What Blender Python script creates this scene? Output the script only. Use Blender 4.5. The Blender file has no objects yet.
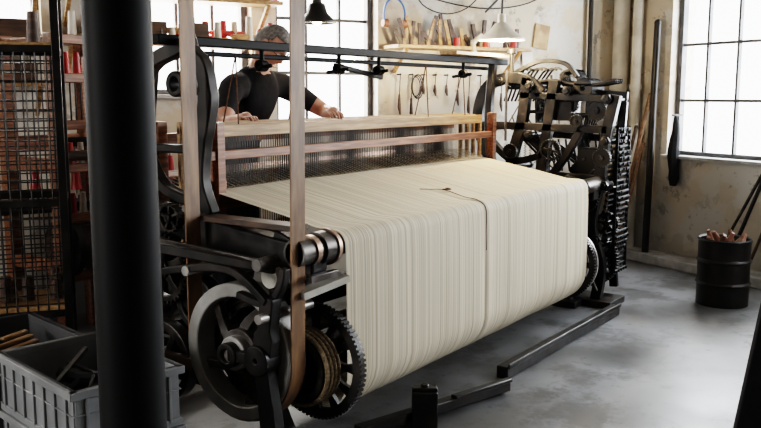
import bpy, bmesh, math, random
from mathutils import Vector, Matrix, Quaternion
random.seed(7)
S=bpy.context.scene
D=bpy.data
V=Vector
S.view_settings.view_transform='Filmic'
S.view_settings.look='High Contrast'
S.view_settings.exposure=0.05
# ---------------------------------------------------------------- materials
def mat(name,c1,c2=None,rough=.5,metal=0,scale=6,bump=0,stretch=(1,1,1),spec=.5,rvar=0,lo=.4,hi=.65):
    m=D.materials.new(name); m.use_nodes=True
    nt=m.node_tree; n=nt.nodes; l=nt.links
    p=n['Principled BSDF']; p.inputs['Roughness'].default_value=rough
    p.inputs['Metallic'].default_value=metal
    p.inputs['Specular IOR Level'].default_value=spec
    if c2 is None: c2=tuple(x*.7 for x in c1)
    tc=n.new('ShaderNodeTexCoord'); mp=n.new('ShaderNodeMapping'); mp.inputs['Scale'].default_value=stretch
    l.new(tc.outputs['Object'],mp.inputs['Vector'])
    nz=n.new('ShaderNodeTexNoise'); nz.inputs['Scale'].default_value=scale; nz.inputs['Detail'].default_value=6
    l.new(mp.outputs['Vector'],nz.inputs['Vector'])
    cr=n.new('ShaderNodeValToRGB'); cr.color_ramp.elements[0].position=lo; cr.color_ramp.elements[1].position=hi
    cr.color_ramp.elements[0].color=(*c2,1); cr.color_ramp.elements[1].color=(*c1,1)
    l.new(nz.outputs['Fac'],cr.inputs['Fac']); l.new(cr.outputs['Color'],p.inputs['Base Color'])
    if rvar:
        mr=n.new('ShaderNodeMapRange'); mr.inputs['To Min'].default_value=rough-rvar; mr.inputs['To Max'].default_value=rough+rvar
        mr.inputs['From Min'].default_value=.3; mr.inputs['From Max'].default_value=.7
        l.new(nz.outputs['Fac'],mr.inputs['Value']); l.new(mr.outputs['Result'],p.inputs['Roughness'])
    if bump:
        b=n.new('ShaderNodeBump'); b.inputs['Strength'].default_value=bump; b.inputs['Distance'].default_value=.01
        l.new(nz.outputs['Fac'],b.inputs['Height']); l.new(b.outputs['Normal'],p.inputs['Normal'])
    return m
IRON=mat('black_cast_iron',(.036,.028,.023),(.009,.0085,.008),rough=.42,metal=.3,scale=9,bump=.15,rvar=.13,lo=.45,hi=.75)
COLM=mat('black_column_paint',(.006,.006,.006),(.004,.004,.004),rough=.6,scale=4,spec=.15)
IRON2=mat('oily_iron',(.07,.06,.05),(.02,.018,.017),rough=.4,metal=.6,scale=18,bump=.1,rvar=.1)
STEEL=mat('worn_steel',(.46,.44,.42),(.25,.23,.21),rough=.36,metal=.55,scale=9,rvar=.1)
RIM=mat('machined_grey_iron',(.48,.47,.45),(.28,.27,.25),rough=.42,metal=.3,scale=5,rvar=.1)
DSTEEL=mat('dull_steel',(.16,.15,.14),(.07,.06,.055),rough=.4,metal=.7,scale=9,rvar=.1)
BRASS=mat('coppery_steel',(.50,.34,.26),(.30,.21,.16),rough=.38,metal=.7,scale=9)
REDWOOD=mat('red_brown_wood',(.34,.15,.075),(.17,.065,.03),rough=.42,scale=8,stretch=(.6,8,8),bump=.1)
TANWOOD=mat('tan_wood',(.46,.29,.14),(.27,.155,.065),rough=.5,scale=7,stretch=(.6,8,8),bump=.1)
DARKWOOD=mat('dark_wood',(.10,.055,.03),(.04,.022,.014),rough=.55,scale=6,stretch=(1,1,5))
BROWNW=mat('brown_wood',(.24,.13,.065),(.12,.065,.035),rough=.55,scale=6,stretch=(1,1,5))
LEATHER=mat('belt_leather',(.28,.155,.07),(.16,.085,.04),rough=.5,scale=10,stretch=(3,3,.5))
ROPE=mat('rope_fibre',(.34,.26,.16),(.17,.12,.07),rough=.9,scale=80,bump=.4)
BROWNSTR=mat('brown_cord',(.12,.05,.02),(.06,.025,.01),rough=.9,scale=60)
GREYPL=mat('grey_plastic',(.24,.245,.25),(.17,.175,.18),rough=.45,scale=5)
DGREYPL=mat('dark_grey_plastic',(.09,.09,.092),(.06,.06,.062),rough=.5,scale=5)
CLOTHBLK=mat('black_cloth',(.012,.012,.014),(.006,.006,.007),rough=.95,scale=30)
CREAMP=mat('cream_pipe_paint',(.66,.63,.57),(.48,.45,.39),rough=.5,scale=5)
FRAMEP=mat('window_frame_paint',(.10,.10,.11),(.05,.05,.055),rough=.5,scale=9)
ORANGE=mat('terracotta_handle',(.38,.17,.11),(.2,.09,.06),rough=.5,scale=12)
BLUE=mat('blue_plastic',(.05,.16,.42),(.03,.1,.3),rough=.4)
REDPL=mat('red_paint',(.5,.05,.04),(.3,.03,.03),rough=.4)
SKIN=mat('skin',(.52,.28,.20),(.42,.21,.15),rough=.5,scale=12)
HAIR=mat('grey_hair',(.22,.20,.18),(.12,.105,.095),rough=.8,scale=60,bump=.5)
TROU=mat('dark_trousers',(.03,.035,.05),(.02,.022,.03),rough=.9,scale=20)
WHITEE=mat('eye_white',(.8,.8,.78),(.7,.7,.68),rough=.3)
LAMPW=mat('lamp_enamel',(.75,.70,.60),(.55,.5,.4),rough=.35,scale=5)
CONC=mat('concrete_kerb',(.50,.50,.49),(.34,.34,.34),rough=.8,scale=10,bump=.2)
PAPER=mat('brown_paper',(.50,.36,.22),(.30,.20,.12),rough=.9,scale=8)
CEIL=mat('ceiling_paint',(.22,.20,.17),(.12,.11,.09),rough=.9,scale=2)
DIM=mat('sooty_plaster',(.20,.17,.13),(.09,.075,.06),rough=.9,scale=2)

def plaster():
    m=mat('peeling_plaster',(.60,.52,.41),(.47,.41,.33),rough=.85,scale=1.7,bump=.3,lo=.38,hi=.62)
    nt=m.node_tree;n=nt.nodes;l=nt.links;p=n['Principled BSDF']
    cr=[x for x in n if x.type=='VALTORGB'][0]
    tc=[x for x in n if x.type=='TEX_COORD'][0]
    def layer(prev,scale,a,b_,col,k,off=0):
        mp=n.new('ShaderNodeMapping'); mp.inputs['Location'].default_value=(off,off,off); l.new(tc.outputs['Object'],mp.inputs['Vector'])
        n2=n.new('ShaderNodeTexNoise'); n2.inputs['Scale'].default_value=scale; n2.inputs['Detail'].default_value=10; n2.inputs['Roughness'].default_value=.65
        l.new(mp.outputs['Vector'],n2.inputs['Vector'])
        r2=n.new('ShaderNodeValToRGB'); r2.color_ramp.elements[0].position=a; r2.color_ramp.elements[1].position=b_
        l.new(n2.outputs['Fac'],r2.inputs['Fac'])
        mx=n.new('ShaderNodeMixRGB'); mx.inputs['Color2'].default_value=(*col,1)
        ml=n.new('ShaderNodeMath'); ml.operation='MULTIPLY'; ml.inputs[1].default_value=k
        l.new(r2.outputs['Color'],ml.inputs[0]); l.new(ml.outputs[0],mx.inputs['Fac'])
        l.new(prev,mx.inputs['Color1']); return mx.outputs['Color']
    c=layer(cr.outputs['Color'],1.8,.50,.55,(.58,.57,.54),.8)
    c=layer(c,3.3,.55,.60,(.33,.28,.23),.5,4)
    c=layer(c,7,.60,.63,(.20,.17,.14),.6,9)
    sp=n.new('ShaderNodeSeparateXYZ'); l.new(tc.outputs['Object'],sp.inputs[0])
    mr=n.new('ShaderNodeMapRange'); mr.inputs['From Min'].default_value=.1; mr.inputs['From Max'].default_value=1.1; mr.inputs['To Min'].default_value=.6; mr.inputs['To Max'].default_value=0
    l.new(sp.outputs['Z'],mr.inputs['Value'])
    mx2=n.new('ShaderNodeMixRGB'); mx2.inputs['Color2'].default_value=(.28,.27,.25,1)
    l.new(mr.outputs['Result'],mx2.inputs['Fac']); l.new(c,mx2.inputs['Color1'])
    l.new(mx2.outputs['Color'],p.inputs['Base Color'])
    return m
PLASTER=plaster()
def floor_mat():
    m=mat('worn_concrete_floor',(.185,.19,.20),(.10,.10,.10),rough=.42,scale=1.6,bump=.2,rvar=.12,lo=.38,hi=.60)
    nt=m.node_tree;n=nt.nodes;l=nt.links;p=n['Principled BSDF']
    cr=[x for x in n if x.type=='VALTORGB'][0]; tc=[x for x in n if x.type=='TEX_COORD'][0]
    prev=cr.outputs['Color']
    for sc_,a_,b_,k_,off in ((2.2,.50,.60,.75,0),(6.5,.56,.62,.6,5),(.8,.5,.7,.5,11)):
        mp=n.new('ShaderNodeMapping'); mp.inputs['Location'].default_value=(off,off,0); l.new(tc.outputs['Object'],mp.inputs['Vector'])
        n2=n.new('ShaderNodeTexNoise'); n2.inputs['Scale'].default_value=sc_; n2.inputs['Detail'].default_value=12; n2.inputs['Roughness'].default_value=.7
        l.new(mp.outputs['Vector'],n2.inputs['Vector'])
        r2=n.new('ShaderNodeValToRGB'); r2.color_ramp.elements[0].position=a_; r2.color_ramp.elements[1].position=b_
        l.new(n2.outputs['Fac'],r2.inputs['Fac'])
        mx=n.new('ShaderNodeMixRGB'); mx.inputs['Color2'].default_value=(.045,.043,.042,1)
        ml=n.new('ShaderNodeMath'); ml.operation='MULTIPLY'; ml.inputs[1].default_value=k_
        l.new(r2.outputs['Color'],ml.inputs[0]); l.new(ml.outputs[0],mx.inputs['Fac'])
        l.new(prev,mx.inputs['Color1']); prev=mx.outputs['Color']
    l.new(prev,p.inputs['Base Color'])
    return m
FLOORM=floor_mat()
def yarn():
    m=D.materials.new('undyed_warp_yarn'); m.use_nodes=True
    nt=m.node_tree;n=nt.nodes;l=nt.links;p=n['Principled BSDF']; p.inputs['Roughness'].default_value=.75; p.inputs['Specular IOR Level'].default_value=.25
    tc=n.new('ShaderNodeTexCoord')
    def nse(sc,xs,yz=.25):
        mp=n.new('ShaderNodeMapping'); mp.inputs['Scale'].default_value=(xs,yz,yz)
        l.new(tc.outputs['Object'],mp.inputs['Vector'])
        z=n.new('ShaderNodeTexNoise'); z.inputs['Scale'].default_value=sc; z.inputs['Detail'].default_value=1
        l.new(mp.outputs['Vector'],z.inputs['Vector']); return z
    a=nse(1,230); b=nse(1,120,.6)
    ad=n.new('ShaderNodeMath'); ad.operation='ADD'
    m1=n.new('ShaderNodeMath'); m1.operation='MULTIPLY'; m1.inputs[1].default_value=.75; l.new(a.outputs['Fac'],m1.inputs[0])
    m2=n.new('ShaderNodeMath'); m2.operation='MULTIPLY'; m2.inputs[1].default_value=.25; l.new(b.outputs['Fac'],m2.inputs[0])
    l.new(m1.outputs[0],ad.inputs[0]); l.new(m2.outputs[0],ad.inputs[1])
    cr=n.new('ShaderNodeValToRGB'); e=cr.color_ramp.elements
    e[0].position=.34; e[0].color=(.36,.31,.23,1); e[1].position=.60; e[1].color=(.66,.59,.465,1)
    l.new(ad.outputs[0],cr.inputs['Fac']); l.new(cr.outputs['Color'],p.inputs['Base Color'])
    return m
YARN=yarn()
def tartan():
    m=D.materials.new('tartan_cloth'); m.use_nodes=True
    nt=m.node_tree;n=nt.nodes;l=nt.links;p=n['Principled BSDF']; p.inputs['Roughness'].default_value=.9
    tc=n.new('ShaderNodeTexCoord'); mx=n.new('ShaderNodeMixRGB'); mx.blend_type='MIX'; mx.inputs['Fac'].default_value=.5
    for i,d in enumerate('XY'):
        w=n.new('ShaderNodeTexWave'); w.bands_direction=d; w.inputs['Scale'].default_value=5
        l.new(tc.outputs['Object'],w.inputs['Vector'])
        c=n.new('ShaderNodeValToRGB'); c.color_ramp.elements[0].color=(.35,.05,.05,1); c.color_ramp.elements[1].color=(.45,.43,.4,1)
        c.color_ramp.elements[0].position=.4; c.color_ramp.elements[1].position=.6
        l.new(w.outputs['Fac'],c.inputs['Fac']); l.new(c.outputs['Color'],mx.inputs[i+1])
    l.new(mx.outputs['Color'],p.inputs['Base Color']); return m
TARTAN=tartan()
def glass():
    m=D.materials.new('window_glass'); m.use_nodes=True
    nt=m.node_tree;n=nt.nodes;l=nt.links
    for x in list(n):
        if x.type!='OUTPUT_MATERIAL': n.remove(x)
    o=[x for x in n if x.type=='OUTPUT_MATERIAL'][0]
    t=n.new('ShaderNodeBsdfTransparent'); g=n.new('ShaderNodeBsdfGlossy'); g.inputs['Roughness'].default_value=.05
    mx=n.new('ShaderNodeMixShader'); mx.inputs[0].default_value=.06
    l.new(t.outputs[0],mx.inputs[1]); l.new(g.outputs[0],mx.inputs[2]); l.new(mx.outputs[0],o.inputs[0]); return m
GLASS=glass()
def bulbm():
    m=D.materials.new('bulb_glow'); m.use_nodes=True
    p=m.node_tree.nodes['Principled BSDF']; p.inputs['Emission Color'].default_value=(1,.78,.5,1); p.inputs['Emission Strength'].default_value=20
    return m
BULB=bulbm()
# ---------------------------------------------------------------- builders
def empty(name,loc=(0,0,0)):
    e=D.objects.new(name,None); e.location=loc; S.collection.objects.link(e); e.empty_display_size=.1; return e
def cat(pts,n=6,closed=False):
    pts=[V(p) for p in pts]; out=[]
    N=len(pts); rng=range(N if closed else N-1)
    for i in rng:
        if closed: p0,p1,p2,p3=pts[(i-1)%N],pts[i],pts[(i+1)%N],pts[(i+2)%N]
        else: p0,p1,p2,p3=pts[max(i-1,0)],pts[i],pts[i+1],pts[min(i+2,N-1)]
        for k in range(n):
            t=k/n
            out.append(.5*((2*p1)+(-p0+p2)*t+(2*p0-5*p1+4*p2-p3)*t*t+(-p0+3*p1-3*p2+p3)*t**3))
    if not closed: out.append(pts[-1])
    return out
def cs(pts,n=6): return [(p.x,p.y) for p in cat([V(q) for q in pts],n)]
class B:
    def __init__(s): s.bm=bmesh.new()
    def obox(s,c,ex,ey,ez):
        c,ex,ey,ez=V(c),V(ex),V(ey),V(ez); vs=[]
        for i in (-1,1):
            for j in (-1,1):
                for k in (-1,1): vs.append(s.bm.verts.new(c+ex*i+ey*j+ez*k))
        for f in ((0,1,3,2),(4,6,7,5),(0,4,5,1),(2,3,7,6),(0,2,6,4),(1,5,7,3)):
            s.bm.faces.new([vs[q] for q in f])
    def box(s,x0,x1,y0,y1,z0,z1):
        s.obox(((x0+x1)/2,(y0+y1)/2,(z0+z1)/2),((x1-x0)/2,0,0),(0,(y1-y0)/2,0),(0,0,(z1-z0)/2))
    def bar(s,p,q,w,h,up=(0,0,1)):
        p,q=V(p),V(q); d=(q-p); L=d.length; d.normalize(); u=V(up)
        if abs(d.dot(u))>.98: u=V((0,1,0))
        sd=d.cross(u).normalized(); u2=sd.cross(d).normalized()
        s.obox((p+q)/2,d*L/2,sd*w/2,u2*h/2)
    def cyl(s,p,q,r,r2=None,seg=20,cap=True):
        p,q=V(p),V(q); r2=r if r2 is None else r2
        d=(q-p).normalized(); u=V((0,0,1)) if abs(d.z)<.9 else V((1,0,0))
        a=d.cross(u).normalized(); b=d.cross(a)
        A=[];Bv=[]
        for i in range(seg):
            t=2*math.pi*i/seg; o=a*math.cos(t)+b*math.sin(t)
            A.append(s.bm.verts.new(p+o*r)); Bv.append(s.bm.verts.new(q+o*r2))
        for i in range(seg):
            j=(i+1)%seg; s.bm.faces.new((A[i],A[j],Bv[j],Bv[i]))
        if cap: s.bm.faces.new(A[::-1]); s.bm.faces.new(Bv)
    def tube(s,pts,r,seg=8,closed=False):
        pts=[V(p) for p in pts]; N=len(pts); rings=[]; a=None
        for i,p in enumerate(pts):
            if closed: d=(pts[(i+1)%N]-pts[(i-1)%N])
            else: d=pts[min(i+1,N-1)]-pts[max(i-1,0)]
            d.normalize()
            if a is None:
                u=V((0,0,1)) if abs(d.z)<.9 else V((1,0,0)); a=d.cross(u).normalized()
            else: a=(a-d*a.dot(d)).normalized()
            b=d.cross(a); rr=r[i] if isinstance(r,(list,tuple)) else r
            rings.append([s.bm.verts.new(p+(a*math.cos(2*math.pi*k/seg)+b*math.sin(2*math.pi*k/seg))*rr) for k in range(seg)])
        for i in range(N if closed else N-1):
            A=rings[i];C=rings[(i+1)%N]
            for k in range(seg):
                j=(k+1)%seg; s.bm.faces.new((A[k],A[j],C[j],C[k]))
        if not closed: s.bm.faces.new(rings[0][::-1]); s.bm.faces.new(rings[-1])
    def spring(s,p,q,r,turns,w=.0025):
        p,q=V(p),V(q); d=(q-p); L=d.length; d.normalize(); u=V((1,0,0)) if abs(d.x)<.9 else V((0,0,1))
        a=d.cross(u).normalized(); b=d.cross(a); n=turns*8
        s.tube([p+d*L*i/n+a*r*math.cos(i*math.pi/4)+b*r*math.sin(i*math.pi/4) for i in range(n+1)],w,4)
    def strip(s,path,w,x0,x1,closed=False):
        P=[V((a,b)) for a,b in path]; N=len(P); L=[];R=[]
        for i in range(N):
            if closed: d=P[(i+1)%N]-P[(i-1)%N]
            else: d=P[min(i+1,N-1)]-P[max(i-1,0)]
            d.normalize(); nn=V((-d.y,d.x)); ww=(w[i] if isinstance(w,(list,tuple)) else w)/2
            L.append(P[i]+nn*ww); R.append(P[i]-nn*ww)
        rings=[]
        for i in range(N):
            rings.append([s.bm.verts.new((x0,L[i].x,L[i].y)),s.bm.verts.new((x1,L[i].x,L[i].y)),s.bm.verts.new((x1,R[i].x,R[i].y)),s.bm.verts.new((x0,R[i].x,R[i].y))])
        for i in range(N if closed else N-1):
            A=rings[i];C=rings[(i+1)%N]
            for k in range(4):
                j=(k+1)%4; s.bm.faces.new((A[k],A[j],C[j],C[k]))
        if not closed: s.bm.faces.new(rings[0][::-1]); s.bm.faces.new(rings[-1])
    def ring(s,c,r0,r1,x0,x1,seg=48):
        rs=[]
        for i in range(seg):
            t=2*math.pi*i/seg; cy,sz=math.cos(t),math.sin(t)
            rs.append([s.bm.verts.new((x,c[0]+r*cy,c[1]+r*sz)) for x,r in ((x0,r0),(x0,r1),(x1,r1),(x1,r0))])
        for i in range(seg):
            A=rs[i];C=rs[(i+1)%seg]
            for k in range(4):
                j=(k+1)%4; s.bm.faces.new((A[k],A[j],C[j],C[k]))
    def teeth(s,c,r,h,x0,x1,n):
        for i in range(n):
            t=2*math.pi*i/n; u=V((0,math.cos(t),math.sin(t))); w=V((0,-math.sin(t),math.cos(t)))
            s.obox(V(((x0+x1)/2,c[0],c[1]))+u*(r+h/2-.002),V(((x1-x0)/2,0,0)),u*(h/2+.002),w*(math.pi*r/n*.5))
    def gear(s,c,r,x0,x1,teeth=24,spokes=5):
        s.ring(c,r*.78,r*.92,x0,x1,40); s.teeth(c,r*.92,r*.08,x0,x1,teeth)
        s.ring(c,.004,r*.28,x0-.012,x1+.012,24)
        for i in range(spokes):
            t=2*math.pi*i/spokes+.2; s.strip([(c[0]+r*q*math.cos(t),c[1]+r*q*math.sin(t)) for q in (.22,.5,.82)],[r*.26,r*.17,r*.26],x0+.004,x1-.004)
    def disc_gear(s,c,r,x0,x1,teeth=24):
        s.ring(c,.004,r*.93,x0+.006,x1-.006,40); s.ring(c,r*.8,r*.93,x0,x1,40); s.teeth(c,r*.92,r*.08,x0,x1,teeth); s.ring(c,.004,r*.3,x0-.012,x1+.012,24)
    def lathe(s,o,prof,axis='z',seg=32):
        rings=[]
        for r,h in prof:
            rg=[]
            for i in range(seg):
                t=2*math.pi*i/seg; a,b=r*math.cos(t),r*math.sin(t)
                q={'z':(a,b,h),'x':(h,a,b)}[axis]
                rg.append(s.bm.verts.new(V(o)+V(q)))
            rings.append(rg)
        for A,C in zip(rings,rings[1:]):
            for i in range(seg):
                j=(i+1)%seg; s.bm.faces.new((A[i],A[j],C[j],C[i]))
    def sphere(s,c,r,sc=(1,1,1),seg=16,rot=None):
        M=Matrix.Translation(c)@(rot.to_4x4() if rot else Matrix())@Matrix.Diagonal((r*sc[0],r*sc[1],r*sc[2],1))
        bmesh.ops.create_uvsphere(s.bm,u_segments=seg,v_segments=seg//2+2,radius=1,matrix=M)
    def obj(s,name,m,parent=None,bevel=0,smooth=True,angle=.6,subd=0,M=None):
        bmesh.ops.recalc_face_normals(s.bm,faces=s.bm.faces)
        me=D.meshes.new(name); s.bm.to_mesh(me); s.bm.free()
        if M is not None: me.transform(M)
        me.materials.append(m)
        if smooth:
            for p in me.polygons: p.use_smooth=True
            me.set_sharp_from_angle(angle=angle)
        o=D.objects.new(name,me); S.collection.objects.link(o)
        if parent: 
            o.parent=parent; o.matrix_parent_inverse=Matrix.Translation(-V(parent.location))
        if bevel:
            b=o.modifiers.new('bevel','BEVEL'); b.width=bevel; b.segments=2; b.limit_method='ANGLE'; b.angle_limit=.7
        return o
# ---------------------------------------------------------------- camera
th=math.atan(119/850); az=math.radians(35.1)
fh=V((math.cos(az),math.sin(az),0)); rt=V((math.sin(az),-math.cos(az),0))
cam=D.cameras.new('camera'); co=D.objects.new('camera',cam); S.collection.objects.link(co); S.camera=co
co.location=(0,0,1.55); cam.sensor_width=36; cam.lens=850/761*36; cam.clip_start=.05
F=fh*math.cos(th)-V((0,0,1))*math.sin(th)
co.rotation_euler=F.to_track_quat('-Z','Y').to_euler()
# ---------------------------------------------------------------- room
C0=V((8.26,2.96,0)); e1=V((-.9033,.4290,0)).normalized(); e2=V((-.4290,-.9033,0)).normalized(); Z=V((0,0,1))
H=3.5; L1=11.0; L2=8.6
def wall(name,o,e,nrm,length,ops,m,th=.3):
    b=B(); cuts=sorted({-th,length+th,*[x for op in ops for x in op[:2]]})
    for a,c in zip(cuts,cuts[1:]):
        zs=[(0,H)]
        for s0,s1,z0,z1 in ops:
            if a>=s0-1e-6 and c<=s1+1e-6: zs=[(0,z0),(z1,H)]
        for z0,z1 in zs:
            b.obox(o+e*(a+c)/2+nrm*th/2+Z*(z0+z1)/2,e*(c-a)/2,nrm*th/2,Z*(z1-z0)/2)
    return b.obj(name,m,smooth=False)
backW=[(2.70,3.60,1.30,3.0),(3.80,4.62,1.55,3.0),(5.30,6.2,1.95,3.0),(7.2,8.2,1.3,3.0)]
rightW=[(.66,2.25,1.0,3.0),(3.1,4.8,1.0,3.0),(5.6,7.2,1.0,3.0)]
leftFillW=[(2.6,4.2,1.0,3.0)]  # unseen opening added in the left wall to light the driving pulley
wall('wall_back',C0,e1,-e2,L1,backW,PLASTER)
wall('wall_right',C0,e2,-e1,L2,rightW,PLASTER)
wall('wall_left',C0+e1*L1,e2,e1,L2,leftFillW,DIM)
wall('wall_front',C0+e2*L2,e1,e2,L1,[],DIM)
def slab(name,z0,z1,m):
    b=B(); c=C0+e1*L1/2+e2*L2/2+Z*(z0+z1)/2
    b.obox(c,e1*(L1/2+.3),e2*(L2/2+.3),Z*(z1-z0)/2); return b.obj(name,m,smooth=False)
slab('floor',-.1,0,FLOORM); slab('ceiling',H,H+.1,CEIL)
wi=0
def window(o,e,nrm,s0,s1,z0,z1,nx,nz,power,col):
    global wi; wi+=1
    p=empty('window_%d'%wi,o+e*(s0+s1)/2+Z*z0)
    b=B(); d=nrm*.12
    for s in (s0+.025,s1-.025): b.obox(o+e*s+d+Z*(z0+z1)/2,e*.025,nrm*.03,Z*(z1-z0)/2)
    for z in (z0+.02,z1-.02): b.obox(o+e*(s0+s1)/2+d+Z*z,e*(s1-s0)/2,nrm*.03,Z*.02)
    for i in range(1,nx): b.obox(o+e*(s0+(s1-s0)*i/nx)+d+Z*(z0+z1)/2,e*.011,nrm*.018,Z*(z1-z0)/2)
    for i in range(1,nz): b.obox(o+e*(s0+s1)/2+d+Z*(z0+(z1-z0)*i/nz),e*(s1-s0)/2,nrm*.016,Z*.012)
    b.obj('muntins',FRAMEP,p,smooth=False)
    b=B(); b.obox(o+e*(s0+s1)/2+nrm*.125+Z*(z0+z1)/2,e*(s1-s0)/2,nrm*.002,Z*(z1-z0)/2); b.obj('panes',GLASS,p,smooth=False)
    b=B(); b.obox(o+e*(s0+s1)/2+nrm*.03+Z*(z0-.012),e*((s1-s0)/2+.03),nrm*.08,Z*.015); b.obj('sill',CONC,p,smooth=False,bevel=.004)
    L=D.lights.new('skylight_%d'%wi,'AREA'); L.shape='RECTANGLE'; L.size=(s1-s0)*1.1; L.size_y=(z1-z0)*1.1; L.energy=power; L.color=col
    lo=D.objects.new('skylight_%d'%wi,L); S.collection.objects.link(lo); lo.location=o+e*(s0+s1)/2+nrm*.42+Z*(z0+z1)/2
    lo.rotation_euler=(-nrm).to_track_quat('-Z','Y').to_euler()
    lo.parent=p; lo.matrix_parent_inverse=Matrix.Translation(-V(p.location))
for i,w in enumerate(backW): window(C0,e1,-e2,*w,3,4,[140,110,70,100][i],(1,.95,.87))
for i,w in enumerate(rightW): window(C0,e2,-e1,*w,5,4,[200,175,80][i],(.90,.95,1))
for w in leftFillW: window(C0+e1*L1,e2,e1,*w,5,4,280,(1,.98,.95))  # added fill window, its area lamp brightens the loom's left end
b=B(); b.obox(C0+e2*L2/2+e1*.12+Z*.045,e2*L2/2,e1*.12,Z*.045); b.obj('trim_kerb',CONC,bevel=.01)
W=D.worlds.new('sky'); S.world=W; W.use_nodes=True
bg=W.node_tree.nodes['Background']; bg.inputs[0].default_value=(.95,.97,1,1); bg.inputs[1].default_value=6.5
def pipe(name,p,r,m,z0=0,z1=H,flange=True):
    b=B(); b.cyl((p.x,p.y,z0),(p.x,p.y,z1),r,seg=24)
    if flange:
        for z in (z0+.02,1.6,z1-.3): b.cyl((p.x,p.y,z),(p.x,p.y,z+.05),r*1.25,seg=24)
    return b.obj(name,m)
pipe('wall_pipe',C0+e1*.10+e2*.13,.075,CREAMP)
pipe('wall_pipe',C0+e1*.09+e2*.33,.045,CREAMP)
pipe('conduit_pipe',C0+e1*.42+e2*.05,.022,IRON)
# ---------------------------------------------------------------- loom
loom=empty('power_loom',(4.3,2.8,0))
XL,XR=2.86,5.63
prof=[(3.02,1.095),(2.8,1.055),(2.55,1.01),(2.36,.972)]
for k in range(0,7):
    t=math.radians(90+k*15); prof.append((2.26+.065*math.cos(t),.905+.065*math.sin(t)))
BC=(2.42,.335); BR=.235
prof+= [(2.190,.8),(2.188,.65),(2.186,.48)]
for k in range(0,14):
    t=math.radians(175+k*12); prof.append((BC[0]+BR*math.cos(t),BC[1]+BR*math.sin(t)))
bm=bmesh.new(); NX=260; rows=[]
for i in range(NX+1):
    x=XL+(XR-XL)*i/NX
    cr_=-.007*math.exp(-((x-4.13)/.018)**2)+.005*math.exp(-((x-4.17)/.03)**2)
    row=[]
    for y,z in prof:
        f=1 if z<.95 else max(0,(2.6-y)/.35) if y<2.6 else 0
        f=min(f,1); row.append(bm.verts.new((x,y-(cr_*f if z<.95 else 0)+.0015*math.sin(x*9+z*3)+.0006*math.sin(i*2.9),z+(cr_*f if z>=.95 else 0)+.0015*math.sin(x*7+y*5)+.0005*math.sin(i*2.1))))
    rows.append(row)
for A,C in zip(rows,rows[1:]):
    for k in range(len(prof)-1): bm.faces.new((A[k],C[k],C[k+1],A[k+1]))
b=B(); b.bm.free(); b.bm=bm; b.obj('warp_sheet',YARN,loom,angle=1.5)
b=B()
for i in range(150):
    x=XL+(XR-XL)*(i+.5)/150
    b.tube([(x,3.02,1.10),(x+.006*math.sin(i),3.2,1.15 if i%2 else 1.05),(x,3.5,1.13)],.0025,4)
b.obj('warp_threads',YARN,loom)
b=B(); b.cyl((2.60,2.26,.905),(6.0,2.26,.905),.048,seg=28); b.cyl((2.735,2.26,.905),(2.80,2.26,.905),.072,seg=28); b.cyl((2.60,2.26,.905),(2.85,2.26,.905),.058,seg=28); b.cyl((5.68,2.26,.905),(5.95,2.26,.905),.055)
b.cyl((2.6,2.62,.80),(6.0,2.62,.80),.03)
b.obj('guide_roller',DSTEEL,loom)
b=B(); b.cyl((2.68,2.26,.905),(2.71,2.26,.905),.066,seg=28); b.ring((2.26,.905),.05,.08,2.805,2.825); b.obj('roller_collar',BRASS,loom)
b=B(); b.cyl((2.55,BC[0],BC[1]),(6.05,BC[0],BC[1]),.10,seg=24); b.obj('warp_beam_barrel',IRON2,loom)
b=B()
for x in (2.815,5.665):
    c=(2.325,.385) if x<4 else (2.39,.36); b.ring(c,.215,.252,x-.018,x+.018,56); b.ring(c,.02,.115,x-.012,x+.012,40); b.ring(c,.05,.075,x-.05,x+.05,30)
    b.teeth(c,.252,.010,x-.018,x+.018,72)
    for i in range(12):
        t=2*math.pi*i/12; u=(math.cos(t),math.sin(t))
        b.strip([(c[0]+u[0]*.10,c[1]+u[1]*.10),(c[0]+u[0]*.165,c[1]+u[1]*.165),(c[0]+u[0]*.222,c[1]+u[1]*.222)],[.045,.026,.05],x-.01,x+.01)
b.obj('beam_flanges',IRON,loom)
b=B()
b.ring((2.39,.36),.232,.256,5.70,5.72,56); b.ring((2.39,.36),.17,.19,5.70,5.73,48)
b.obj('flange_brake_band',STEEL,loom)
b=B(); b.ring((2.33,.38),.12,.15,2.68,2.79,40); b.obj('brake_drum',IRON2,loom)
b=B()
for k in range(4):
    x=2.695+.026*k
    b.tube([(x,2.33+.163*math.cos(t),.38+.163*math.sin(t)) for t in [2*math.pi*i/36 for i in range(36)]],.010,8,closed=True)
b.obj('brake_rope',ROPE,loom)
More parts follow.
